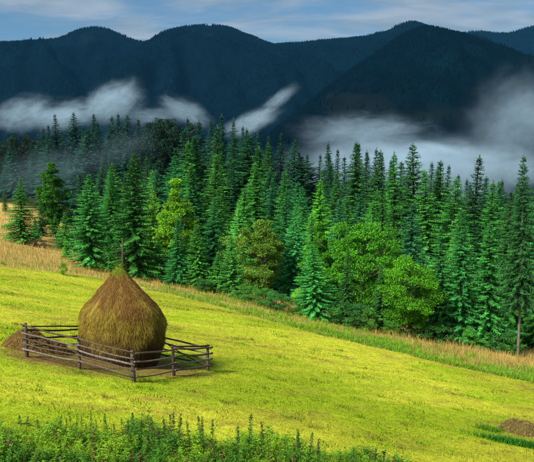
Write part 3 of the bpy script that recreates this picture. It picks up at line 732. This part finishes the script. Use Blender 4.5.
# ------------------------------------------------------------------ haystack
def haystack():
    rg = np.random.default_rng(12)
    root = bpy.data.objects.new('haystack', None); col.objects.link(root); root.location = HAY_C
    tag(root, 'tall brown and olive pear shaped haystack inside the wooden fence', 'haystack')
    sc = HAY_C[1] / F
    tops = float(ray(122, 266)[2] * HAY_C[1] - HAY_C[2])
    Hh = tops
    PT = np.array([0, 0.03, 0.10, 0.22, 0.36, 0.48, 0.58, 0.68, 0.78, 0.87, 0.94, 0.985, 1.0])
    PR = np.array([1.58, 1.64, 1.73, 1.80, 1.81, 1.72, 1.54, 1.23, 0.85, 0.52, 0.32, 0.18, 0.04]) * (HAY_C[1] / 31.0)
    tt = np.linspace(0, 1, 70)
    rr = np.interp(tt, PT, PR); kk = np.ones(5) / 5; rr = np.convolve(np.pad(rr, 2, mode='edge'), kk, 'valid'); rr[-1] = 0.03
    def rad(t, a):
        r = np.interp(t, tt, rr)
        lump = 0.07 * np.sin(2 * a + 1.0 + 2 * t) + 0.04 * np.sin(3 * a + 4 * t) + 0.20 * (fbm(a * 2.5 + 20, t * 7, 91, 4) - 0.5)
        return r * (1 + lump * (0.4 + 0.6 * np.sin(np.pi * np.clip(t, 0, 1))))
    def colour(t, a):
        nz = fbm(a * 3 + 9, t * 9, 93, 4); nz2 = fbm(a * 7 + 5, t * 5, 95, 3)
        brown = np.array([0.21, 0.107, 0.031]); olive = np.array([0.29, 0.21, 0.034]); straw = np.array([0.50, 0.36, 0.085]); dark = np.array([0.085, 0.045, 0.022]); green = np.array([0.18, 0.24, 0.02])
        up = 0.9 * sstep(0.44, 0.72, t + 0.55 * (nz - 0.5))[:, None]
        low = (1 - sstep(0.13, 0.45, t + 0.25 * (nz2 - 0.5)))[:, None]  # dark brown lower hay, with shade below the overhang put into the colour
        c = olive * (1 - up) + brown * up
        st = (sstep(0.52, 0.75, nz2) * 0.7)[:, None]; c = c * (1 - st) + straw * st * (1 - 0.5 * up) + brown * st * 0.5 * up
        c = c * (1 - low) + dark * low
        cap = sstep(0.90, 0.97, t + 0.05 * (nz - 0.5))[:, None]
        c = c * (1 - cap) + green * cap
        return c
    na = 96
    A = np.linspace(0, 2 * math.pi, na, endpoint=False)
    TT, AA = np.meshgrid(tt, A, indexing='ij')
    RR = rad(TT.ravel(), AA.ravel()).reshape(TT.shape) * 0.985
    V = np.stack([RR * np.cos(AA), RR * np.sin(AA), TT * Hh - 0.25 * (TT == 0)], -1).reshape(-1, 3)
    idx = np.arange(len(tt) * na).reshape(len(tt), na)
    nxt = np.roll(idx, -1, 1)
    quads = np.stack([idx[:-1], nxt[:-1], nxt[1:], idx[1:]], -1).reshape(-1, 4)
    C = colour(TT.ravel(), AA.ravel()) * 0.7
    body = link('hay_body', np_mesh('hay_body', V, quads, [M_haycore], C, True), root)
    # hanging strands
    n = 95000
    t = rg.uniform(0.0, 1, n) ** 0.9; a = rg.uniform(0, 6.283, n)
    keep = rg.uniform(0, 1, n) < np.interp(t, tt, rr) / rr.max() + 0.08
    t = t[keep]; a = a[keep]; n = len(t)
    r = rad(t, a)
    slope = (np.interp(np.clip(t - 0.02, 0, 1), tt, rr) - np.interp(np.clip(t + 0.02, 0, 1), tt, rr)) / (0.04 * Hh)
    rd = np.stack([np.cos(a), np.sin(a), np.zeros(n)], 1); tg = np.stack([-np.sin(a), np.cos(a), np.zeros(n)], 1)
    P = rd * (r * 0.99)[:, None]; P[:, 2] = t * Hh
    D = unit(rd * np.clip(slope, -0.3, 2)[:, None] + np.array([0, 0, -1.0]) + tg * rg.normal(0, 0.45, n)[:, None] + rd * np.abs(rg.normal(0.08, 0.24, n))[:, None])
    L = rg.uniform(0.08, 0.34, n) * np.clip(0.4 + r, 0.3, 1); W = rg.uniform(0.006, 0.017, n)
    L = np.minimum(L, 0.06 + t * Hh)
    Cc = colour(t, a) * rg.uniform(0.5, 1.55, n)[:, None]
    N = unit(tg + rd * rg.normal(0, 0.5, n)[:, None])
    Vs, Fs, Cs = diamond(P, D, N, L, W, np.clip(Cc, 0, 1), rg, 0.0)
    s = link('hay_strands', np_mesh('hay_strands', Vs, Fs, [M_hay], Cs), body); s['kind'] = 'stuff'
    # green tuft at the tip
    k = 260
    aa = rg.uniform(0, 6.28, k); r0 = np.abs(rg.normal(0, 0.16, k)); P0 = np.stack([np.cos(aa) * r0, np.sin(aa) * r0, Hh - 0.12 - r0 * 0.9], 1)
    V, Fa, Cc = blades(P0, rg.uniform(0.08, 0.3, k), np.full(k, 0.022), rg.uniform(0.4, 1.6, k), rg, np.array([0.17, 0.27, 0.02]) * rg.uniform(0.6, 1.3, k)[:, None])
    link('green_cap_tuft', np_mesh('green_cap_tuft', V, Fa, [M_hay], Cc), body)
    # centre pole
    g = Geo(); zp = float(ray(126, 238)[2] * HAY_C[1] - HAY_C[2]); xp = float((ray(126, 240)[0] - ray(122, 240)[0]) * HAY_C[1])
    g.tube([(0.02, 0, 0.2), (xp * 0.7, 0.02, Hh * 0.7), (xp * 0.93, 0, Hh + 0.4), (xp, 0.02, zp)], [0.06, 0.055, 0.042, 0.032], 8, C=np.array([0.09, 0.065, 0.05]))
    link('centre_pole', g.mesh('centre_pole', [M_wood], True), root)
haystack()

# loose heaps
def heap(name, label, px, py, rx, ry, h, cA, cB, seed, cat='hay heap', rot=0.0):
    rg = np.random.default_rng(seed)
    c = ground_at(px, py)
    root = bpy.data.objects.new(name, None); col.objects.link(root); root.location = c
    tag(root, label, cat)
    nr, na = 16, 48
    V = []; 
    def surf(q, a):
        k = 1 + 0.25 * (fbm(np.cos(a) * 1.5 + 5, np.sin(a) * 1.5 + q, seed, 3) - 0.5)
        X = rx * q * np.cos(a) * k; Y = ry * q * np.sin(a) * k
        Xr = X * math.cos(rot) - Y * math.sin(rot); Yr = X * math.sin(rot) + Y * math.cos(rot)
        zt = terrain(c[0] + Xr, c[1] + Yr) - c[2]
        Z = zt - 0.06 + (h + 0.06) * (1 - q ** 2.2) * (0.7 + 0.6 * fbm(X * 1.3 + 3, Y * 1.3, seed + 2, 3))
        return np.stack([Xr, Yr, Z], -1)
    Q, A = np.meshgrid(np.linspace(0.01, 1, nr), np.linspace(0, 6.2832, na, endpoint=False), indexing='ij')
    V = surf(Q, A).reshape(-1, 3)
    idx = np.arange(nr * na).reshape(nr, na); nx_ = np.roll(idx, -1, 1)
    quads = np.stack([idx[:-1], idx[1:], nx_[1:], nx_[:-1]], -1).reshape(-1, 4)
    CC = np.array(cA) * (0.7 + 0.6 * fbm(V[:, 0] * 3, V[:, 1] * 3, seed + 4, 3))[:, None]
    body = link('hay_body', np_mesh('hay_body', V, quads, [M_haycore], CC * 0.8, True), root)
    n = int(9500 * rx * ry) + 1200
    q = np.sqrt(rg.uniform(0, 1, n)); a = rg.uniform(0, 6.283, n)
    P = surf(q, a); P2 = surf(np.minimum(q + 0.12, 1.08), a)
    D = unit(unit(P2 - P) + rg.normal(0, 0.75, (n, 3)) * np.array([1, 1, 0.6]))
    L = rg.uniform(0.06, 0.24, n); W = rg.uniform(0.008, 0.02, n)
    mixv = rg.uniform(0, 1, n)[:, None]
    C = (np.array(cA) * mixv + np.array(cB) * (1 - mixv)) * rg.uniform(0.6, 1.4, n)[:, None]
    Vs, Fs, Cs = diamond(P, D, unit(np.cross(D, rg.normal(0, 1, (n, 3)))), L, W, C, rg)
    s = link('hay_strands', np_mesh('hay_strands', Vs, Fs, [M_hay], Cs), body); s['kind'] = 'stuff'
    return c
heap('hay_heap', 'low brown hay heap at the left corner of the fence', 29, 349, 1.1, 0.8, 0.85, (0.22, 0.13, 0.045), (0.36, 0.25, 0.07), 31, rot=0.25)
heap('hay_heap', 'flat dark brown hay remains inside the fence left of haystack', 52, 351, 1.0, 0.6, 0.5, (0.13, 0.075, 0.032), (0.24, 0.15, 0.05), 33, rot=-0.2)
heap('hay_heap', 'small old grey brown heap in the meadow at bottom right', 520, 433, 1.0, 0.55, 0.58, (0.16, 0.12, 0.04), (0.34, 0.27, 0.09), 35, rot=-0.3)

# ------------------------------------------------------------------ fence round the haystack
def fence():
    rg = np.random.default_rng(77)
    L0 = ground_at(27, 357); N0 = ground_at(134, 382); R0 = ground_at(208, 371)
    B0 = L0 + R0 - N0
    bp = ground_at(112, 347); B0 = bp
    root = bpy.data.objects.new('pole_fence', None); col.objects.link(root); root.location = N0
    tag(root, 'weathered grey brown pole fence around the haystack', 'fence')
    WC = np.array([0.115, 0.085, 0.075])
    def P(p, h): return np.array([p[0], p[1], terrain(p[0], p[1]) + h]) - N0
    def post(p, h, r=0.062, lean=0.03, c=1.0):
        g = Geo(); l = rg.normal(0, lean, 2)
        g.tube([P(p, -0.3), P(p, 0.3) + np.array([l[0] * .3, l[1] * .3, 0]), P(p, h * 0.75) + np.array([l[0] * .8, l[1] * .8, 0]), P(p, h) + np.array([l[0], l[1], 0])], [r * 1.1, r, r * 0.95, r * 0.85], 8, C=WC * c * rg.uniform(0.8, 1.2))
        link('post', g.mesh('post', [M_wood], False), root)
    def rail(a, b, ha, hb, r=0.036, ext=(0.12, 0.12), off=0.0, c=1.0, sag=0.03):
        A = P(a, ha); B = P(b, hb); d = B - A; l = np.linalg.norm(d); d /= l
        nrm = np.array([d[1], -d[0], 0.0]); A = A + nrm * off - d * ext[0]; B = B + nrm * off + d * ext[1]
        g = Geo(); pts = []
        ph = rg.uniform(0, 6)
        for i in range(8):
            q = i / 7
            pts.append(A * (1 - q) + B * q + np.array([0, 0, -sag * math.sin(math.pi * q) + 0.014 * math.sin(ph + q * 7)]) + nrm * 0.012 * math.sin(ph * 2 + q * 5))
        ra = r * rg.uniform(0.85, 1.2); rb = ra * rg.uniform(0.7, 0.9)
        if rg.uniform() < 0.5: ra, rb = rb, ra
        g.tube(pts, np.linspace(ra, rb, 8) * (1 + 0.06 * np.sin(np.arange(8) * 2.1)), 8, C=(np.array([0.19, 0.165, 0.15]) * (tn := rg.uniform()) + np.array([0.085, 0.055, 0.04]) * (1 - tn)) * c * 1.1)
        link('rail', g.mesh('rail', [M_wood], True), root)
    mid = lambda a, b, t: a * (1 - t) + b * t
    tL = 0.50
    ML = mid(L0, N0, tL); MR = mid(N0, R0, 0.5); MB = mid(L0, B0, 0.62); MBR = mid(B0, R0, 0.5)
    hp = 1.32
    post(L0, 1.42, 0.075); post(N0, 1.28, 0.085); post(R0, 1.2, 0.07); post(B0, 1.25); post(ML, 1.34, 0.065); post(MR, 1.32, 0.07, c=0.6); post(MB, 1.15, 0.055, c=0.7); post(MBR, 1.1, 0.055)
    # front left side
    for (h0, h1, h2) in [(1.36, 1.28, 1.24), (1.02, 1.0, 0.98), (0.80, 0.78, 0.74), (0.58, 0.60, 0.52), (0.34, 0.36, 0.28)]:
        rail(L0, ML, h0, h1, 0.036, (0.15, 0.05), 0.10); rail(ML, N0, h1 + 0.03, h2, 0.036, (0.10, 0.08), 0.10)
    # front right side
    for (h0, h1, h2) in [(1.18, 1.20, 1.14), (0.84, 0.86, 0.86), (0.52, 0.56, 0.58), (0.20, 0.24, 0.30)]:
        rail(N0, MR, h0, h1, 0.036, (0.06, 0.08), 0.10); rail(MR, R0, h1 + 0.03, h2, 0.040, (0.08, 0.25), 0.11, c=0.75)
    rail(MR, R0, 1.30, 1.22, 0.042, (0.1, 0.2), -0.06, c=0.6)
    # rear left side
    for (h0, h1) in [(1.30, 1.12), (1.12, 0.96), (0.78, 0.66), (0.45, 0.30)]:
        rail(L0, MB, h0, h1, 0.04, (0.1, 0.12), -0.08, c=0.6); rail(MB, B0, h1 + 0.03, h1 + 0.08, 0.04, (0.1, 0.1), -0.08, c=0.6)
    # rear right side
    for (h0, h1) in [(1.14, 1.16), (0.85, 0.90), (0.55, 0.62), (0.28, 0.32)]:
        rail(B0, MBR, h0, h0, 0.038, (0.1, 0.1), 0.08); rail(MBR, R0, h0 + 0.03, h1, 0.042, (0.1, 0.22), 0.08)
    rail(MBR, R0, 1.0, 0.12, 0.034, (0.0, -0.3), -0.02, c=0.7)      # slipped diagonal pole
fence()

# ------------------------------------------------------------------ foreground weeds
def leaf_set(P, D, L, W, C, rng):
    n = len(P); N = unit(np.cross(D, np.array([0, 0, 1.0]) + rng.normal(0, 0.25, (n, 3))))
    up = np.cross(N, D)
    a = P + D * (L * .4)[:, None] + N * (W / 2)[:, None] + up * (W * .18)[:, None]; b = P + D * (L * .4)[:, None] - N * (W / 2)[:, None] + up * (W * .18)[:, None]
    m = P + D * (L * .45)[:, None]
    tip = P + D * L[:, None]; tip[:, 2] -= 0.18 * L
    V = np.stack([P, a, tip, b, m], 1).reshape(-1, 3); base = np.arange(n)[:, None] * 5
    Fa = np.concatenate([base + np.array([f]) for f in ([0, 1, 4], [1, 2, 4], [2, 3, 4], [3, 0, 4])], 0)
    return V, Fa, np.repeat(C, 5, 0)

UG_PX = [-40, 0, 60, 110, 150, 195, 230, 262, 290, 325, 355, 385, 430]
UG_PY = [445, 443, 437, 441, 434, 444, 447, 439, 446, 455, 462, 468, 476]
def undergrowth():
    rg = np.random.default_rng(55)
    g = Geo(); cnt_ = 0
    for i in range(9000):
        y = rg.uniform(14.6, 21.5); px = rg.uniform(-30, 420); x = (px - 267) / F * y
        z = float(terrain(x, y))
        # picture height of the root decides whether it is inside the weedy bank
        d = np.array([x, y, z]); vv = (SP * y + CP * z) / (CP * y - SP * z); pyy = 231 - F * vv
        pxx = 267 + F * x / (CP * y - SP * z)
        lim = np.interp(pxx, UG_PX, UG_PY) + 16 * (float(vnoise(pxx / 11, 3.3, 7)) - 0.5) - 10 * rg.uniform() ** 5
        if pyy < lim or pyy > 505: continue
        cnt_ += 1
        if cnt_ > 2600: break
        h = rg.uniform(0.22, 0.55) * (0.55 + 0.9 * float(fbm(x / 1.3, y / 1.3, 57, 3)))
        lean = rg.normal(0, 0.12, 2)
        k = int(8 + h * 26)
        s = np.sort(rg.uniform(0.12, 1.0, k)); az = np.arange(k) * 2.4 + rg.uniform(0, 6)
        P0 = np.stack([x + lean[0] * h * s, y + lean[1] * h * s, z + h * s], 1)
        D = unit(np.stack([np.cos(az), np.sin(az), rg.uniform(-0.1, 0.6, k)], 1))
        tone = float(fbm(x / 1.0, y / 1.0, 59, 3))
        tone = min(1, max(0, (tone - 0.3) * 2.2)); c = np.array([0.06, 0.20, 0.013]) * (1 - tone) + np.array([0.26, 0.47, 0.018]) * tone
        if rg.uniform() < 0.05: c = np.array([0.20, 0.11, 0.04])
        L = rg.uniform(0.07, 0.16, k) * (1.25 - 0.6 * s); 
        g.add(*leaf_set(P0, D, L, L * rg.uniform(0.3, 0.55), c * rg.uniform(0.65, 1.35, k)[:, None], rg))
        kk = 5
        Pb = np.tile([x, y, z - 0.01], (kk, 1)) + np.concatenate([rg.normal(0, 0.07, (kk, 2)), np.zeros((kk, 1))], 1)
        g.add(*blades(Pb, rg.uniform(0.15, 0.5, kk), np.full(kk, 0.014), rg.uniform(0.1, 0.8, kk), rg, np.tile(c * np.array([1.5, 1.25, 1.0]), (kk, 1)) * rg.uniform(0.6, 1.2, kk)[:, None]))
    tag(link('weedy_undergrowth', g.mesh('weedy_undergrowth', [M_leaf])), 'dense leafy green undergrowth along the bottom left edge', 'undergrowth', kind='stuff')
undergrowth()

def tall_weeds():
    """upright flower spikes that stick out of the undergrowth, each a plant of its own"""
    protos = []
    for v in range(4):
        rg = np.random.default_rng(900 + v)
        H = 0.85
        st = Geo(); st.tube([(0, 0, -0.05), (0.012, 0.0, H * 0.4), (0.02 * (v - 1.5), 0.01, H)], [0.009, 0.007, 0.004], 5, C=np.array([0.07, 0.11, 0.025]))
        lf = Geo(); k = 26
        s = np.linspace(0.05, 0.72, k); az = np.arange(k) * 2.4
        P0 = np.stack([0.01 * np.cos(az), 0.01 * np.sin(az), H * s], 1)
        D = unit(np.stack([np.cos(az), np.sin(az), rg.uniform(0.1, 0.8, k)], 1)); L = rg.uniform(0.10, 0.18, k) * (1.2 - s)
        lf.add(*leaf_set(P0, D, L, L * 0.38, np.array([0.04, 0.17, 0.015]) * rg.uniform(0.6, 1.4, k)[:, None], rg))
        fl = Geo(); k = 90
        s = rg.uniform(0.66, 1.02, k); az = rg.uniform(0, 6.28, k); r = 0.018 * (1.1 - s) * 2
        P0 = np.stack([0.02 * (v - 1.5) * s + r * np.cos(az), r * np.sin(az), H * s], 1)
        D = unit(np.stack([np.cos(az), np.sin(az), rg.uniform(0.2, 1.2, k)], 1)); L = rg.uniform(0.02, 0.05, k)
        cc = [np.array([0.05, 0.16, 0.02]), np.array([0.12, 0.11, 0.03]), np.array([0.07, 0.20, 0.02]), np.array([0.045, 0.13, 0.022])][v]
        fl.add(*leaf_set(P0, D, L, L * 0.6, cc * rg.uniform(0.6, 1.4, k)[:, None], rg))
        protos.append((st.mesh('stem', [M_leaf]), lf.mesh('leaves', [M_leaf]), fl.mesh('flower_spike', [M_leaf])))
    spots = [(60, 417), (66, 419), (72, 413), (76, 422), (82, 418), (91, 411), (98, 420), (104, 413), (107, 421), (115, 424), (122, 418), (128, 419), (134, 413), (140, 421), (151, 424), (166, 417), (169, 416), (173, 414), (177, 414), (190, 422), (200, 416), (202, 419), (212, 421), (238, 426), (249, 415), (262, 424), (298, 430), (303, 431), (309, 433), (318, 440), (48, 431), (20, 427), (27, 424), (38, 428), (355, 451), (372, 450), (384, 452), (158, 428), (54, 426), (86, 424)]
    rr = random.Random(3); wl_ = []
    for i, (px, top) in enumerate(spots):
        D = rr.uniform(18.0, 18.9) if px < 330 else 17.3
        x = ray(px, top)[0] * D; z = float(terrain(x, D)); h = ray(px, top)[2] * D - z
        st, lf, fl = protos[i % 4]
        e = bpy.data.objects.new('tall_weed', None); col.objects.link(e); e.location = (x, D, z)
        s = max(h, 0.25) / 0.85; w = max(s, 0.75); e.scale = (w, w, s); e.rotation_euler = (rr.uniform(-.06, .06), rr.uniform(-.08, .08), rr.uniform(0, 6.28))
        tag(e, 'w', 'weed', 'weed stalks in the foreground'); wl_.append(('w' if px < 330 else 'v', px, e))
        so = link('stem', st, e); link('leaves', lf, so); link('flower_spike', fl, so)
    settle_labels(wl_, {'w': 'tall spiky weed stalk in the undergrowth', 'v': 'thin lone weed stalk right of the undergrowth'},
                  [(27, 'the left fence corner'), (62, 'the dark hay remains'), (82, 'the left middle post'), (108, 'the haystack'), (134, 'the nearest fence corner'), (172, 'the right middle post'), (205, 'the right fence corner'), (255, 'the olive tree'), (310, 'the forward emerald spruce'), (370, 'the big leafy tree')], 'below')
tall_weeds()

def right_weeds():
    """rank green grass below the old heap at bottom right"""
    rg = np.random.default_rng(61)
    c = ground_at(512, 444); n = 2600
    x = c[0] + rg.normal(0, 0.75, n) + 0.3; y = c[1] - 0.25 * (x - c[0]) + rg.normal(0, 0.17, n)
    H = rg.uniform(0.1, 0.34, n); C = np.array([0.045, 0.21, 0.012]) * rg.uniform(0.6, 1.5, n)[:, None]
    V, Fa, Cc = blades(np.stack([x, y, terrain(x, y) - 0.01], 1), H, np.full(n, 0.022), rg.uniform(0.2, 0.9, n), rg, C)
    tag(link('rank_grass', np_mesh('rank_grass', V, Fa, [M_leaf], Cc)), 'rank dark green grass below the old heap at bottom right', 'grass', kind='stuff')
    c = ground_at(488, 430); n = 500
    x = c[0] + rg.normal(0, 0.3, n); y = c[1] + rg.normal(0, 0.25, n)
    H = rg.uniform(0.08, 0.3, n); C = np.array([0.10, 0.25, 0.012]) * rg.uniform(0.6, 1.4, n)[:, None]
    V, Fa, Cc = blades(np.stack([x, y, terrain(x, y) - 0.01], 1), H, np.full(n, 0.02), rg.uniform(0.2, 0.9, n), rg, C)
    tag(link('rank_grass', np_mesh('rank_grass', V, Fa, [M_leaf], Cc)), 'smaller light green grass tuft left of the old heap', 'grass', kind='stuff')
right_weeds()

# ------------------------------------------------------------------ mist banks and air
def volume_mat(name, density, scale, lo, hi, seed, stretch=(1, 1, 1), colour=(0.70, 0.88, 1.0), aniso=0.0, tear=0.12):
    m = bpy.data.materials.new(name); m.use_nodes = True
    n, l = m.node_tree.nodes, m.node_tree.links
    n.remove(n['Principled BSDF'])
    pv = n.new('ShaderNodeVolumePrincipled'); pv.inputs['Color'].default_value = (*colour, 1); pv.inputs['Anisotropy'].default_value = aniso
    tc = n.new('ShaderNodeTexCoord')
    mp = n.new('ShaderNodeMapping'); mp.inputs['Location'].default_value = (seed * 3.7, seed * 1.3, seed * 2.1); mp.inputs['Scale'].default_value = stretch
    l.new(tc.outputs['Object'], mp.inputs[0])
    nt = n.new('ShaderNodeTexNoise'); nt.inputs['Scale'].default_value = scale; nt.inputs['Detail'].default_value = 6; nt.inputs['Roughness'].default_value = 0.6; nt.inputs['Distortion'].default_value = 0.9
    l.new(mp.outputs[0], nt.inputs['Vector'])
    ln = n.new('ShaderNodeVectorMath'); ln.operation = 'LENGTH'; l.new(tc.outputs['Object'], ln.inputs[0])
    fo = n.new('ShaderNodeMapRange'); fo.interpolation_type = 'SMOOTHSTEP'
    fo.inputs['From Min'].default_value = 1.0; fo.inputs['From Max'].default_value = 0.15; fo.inputs['To Min'].default_value = 0; fo.inputs['To Max'].default_value = 1
    l.new(ln.outputs['Value'], fo.inputs['Value'])
    # erode the noise by the falloff
    ad = n.new('ShaderNodeMath'); ad.operation = 'MULTIPLY_ADD'; ad.inputs[1].default_value = 0.55; 
    l.new(fo.outputs[0], ad.inputs[0]); l.new(nt.outputs['Fac'], ad.inputs[2])
    mr = n.new('ShaderNodeMapRange'); mr.interpolation_type = 'SMOOTHSTEP'
    mr.inputs['From Min'].default_value = lo; mr.inputs['From Max'].default_value = hi
    mr.inputs['To Min'].default_value = 0; mr.inputs['To Max'].default_value = density
    l.new(ad.outputs[0], mr.inputs['Value'])
    nf = n.new('ShaderNodeTexNoise'); nf.inputs['Scale'].default_value = scale * 1.9; nf.inputs['Detail'].default_value = 5; nf.inputs['Roughness'].default_value = 0.65; nf.inputs['Distortion'].default_value = 1.4
    l.new(mp.outputs[0], nf.inputs['Vector'])
    rf = n.new('ShaderNodeMapRange'); rf.interpolation_type = 'SMOOTHSTEP'; rf.inputs['From Min'].default_value = 0.40; rf.inputs['From Max'].default_value = 0.66; rf.inputs['To Min'].default_value = tear; rf.inputs['To Max'].default_value = 1.6
    l.new(nf.outputs['Fac'], rf.inputs['Value'])
    m0 = n.new('ShaderNodeMath'); m0.operation = 'MULTIPLY'; l.new(mr.outputs[0], m0.inputs[0]); l.new(rf.outputs[0], m0.inputs[1])
    mu = n.new('ShaderNodeMath'); mu.operation = 'MULTIPLY'; l.new(m0.outputs[0], mu.inputs[0]); l.new(fo.outputs[0], mu.inputs[1])
    l.new(mu.outputs[0], pv.inputs['Density'])
    l.new(pv.outputs[0], n['Material Output'].inputs['Volume'])
    return m

def ico(sub=3):
    import bmesh
    bm = bmesh.new(); bmesh.ops.create_icosphere(bm, subdivisions=sub, radius=1.0)
    me = bpy.data.meshes.new('mist_bank'); bm.to_mesh(me); bm.free(); return me

def mist(px, py, D, rx, ry, rz, mat, label, tilt=0.0):
    me = ico(); me.materials.append(mat)
    p = at(px, py, D)
    o = link('mist_bank', me, None, p)
    o.scale = (rx, ry, rz); o.rotation_euler = (0, tilt, 0)
    tag(o, label, 'mist', kind='stuff')
    return o
px2m = lambda D: D / F
VM = lambda k, d, sc=1.6, lo=0.62, hi=1.05, st=(1, 1, 1): volume_mat('mist_%d' % k, d * (1.2 if 4 <= k <= 10 else 1.5), sc * 1.6, lo + 0.17, hi + 0.20, k, st, (0.50, 0.76, 1.0) if k > 10 else (0.64, 0.85, 1.0), 0.0, 0.75 if k < 4 else 0.55)
D = 800; s = px2m(D)
mist(415, 172, D, 215 * s, 150, 56 * s, VM(1, 0.018, 1.5, 0.45, 0.95, (1.6, 1, 0.8)), 'broad white fog bank behind the trees on the right')
mist(525, 122, D + 40, 105 * s, 110, 88 * s, VM(2, 0.0055, 1.7, 0.42, 1.05), 'fog rising up the slope at the right edge', tilt=R(-30))
mist(365, 132, D + 60, 125 * s, 90, 34 * s, VM(3, 0.007, 2.0, 0.45, 1.0, (1.6, 1, 1)), 'thin fog veil above the broad fog bank')
mist(252, 122, D, 55 * s, 60, 20 * s, VM(4, 0.022, 1.6, 0.5, 0.95), 'bright mist puff behind the middle treetops', tilt=R(-22))
mist(279, 99, D, 40 * s, 40, 13 * s, VM(5, 0.020, 1.8, 0.5, 1.0), 'slanting mist wisp above the middle treetops', tilt=R(-36))
mist(186, 112, D, 52 * s, 50, 22 * s, VM(6, 0.018, 1.7, 0.47, 1.0), 'soft mist wisp right of the round treetops', tilt=R(25))
mist(113, 104, D, 58 * s, 70, 36 * s, VM(7, 0.022, 1.6, 0.5, 0.98), 'towering mist puff over the left skyline spruces', tilt=R(-28))
mist(62, 117, D, 64 * s, 70, 27 * s, VM(8, 0.022, 1.7, 0.5, 0.98), 'low mist puff behind the left skyline spruces', tilt=R(-12))
mist(22, 114, D, 55 * s, 60, 30 * s, VM(9, 0.020, 1.6, 0.5, 0.98), 'mist puff at the far left behind the skyline', tilt=R(-24))
mist(150, 118, D, 52 * s, 50, 20 * s, VM(10, 0.014, 1.6, 0.47, 1.0), 'faint mist patch behind the round treetops')
D = 150; s = px2m(D)
mist(45, 172, D, 110 * s, 24, 42 * s, VM(11, 0.0065, 2.4, 0.40, 1.15, (1.4, 1, 1)), 'thin bluish mist drifting before the left back forest', tilt=R(-12))
mist(118, 150, D, 75 * s, 18, 30 * s, VM(12, 0.006, 2.4, 0.42, 1.15), 'faint mist streak left of the tall dark spruce', tilt=R(-20))

hz = bpy.data.materials.new('air'); hz.use_nodes = True
hn, hl = hz.node_tree.nodes, hz.node_tree.links
hn.remove(hn['Principled BSDF'])
hv = hn.new('ShaderNodeVolumePrincipled'); hv.inputs['Color'].default_value = (0.10, 0.46, 0.95, 1); hv.inputs['Density'].default_value = 0.000024
hl.new(hv.outputs[0], hn['Material Output'].inputs['Volume'])
x0, x1, y0, y1, z0, z1 = -7100, 7100, -320, 9100, -420, 800
Vb = [(x, y, z) for z in (z0, z1) for y in (y0, y1) for x in (x0, x1)]
Fb = [(0, 2, 3, 1), (4, 5, 7, 6), (0, 1, 5, 4), (2, 6, 7, 3), (0, 4, 6, 2), (1, 3, 7, 5)]
tag(link('haze', np_mesh('haze', Vb, Fb, [hz])), 'thin blue air between the hillside and the mountains', 'haze', kind='stuff')
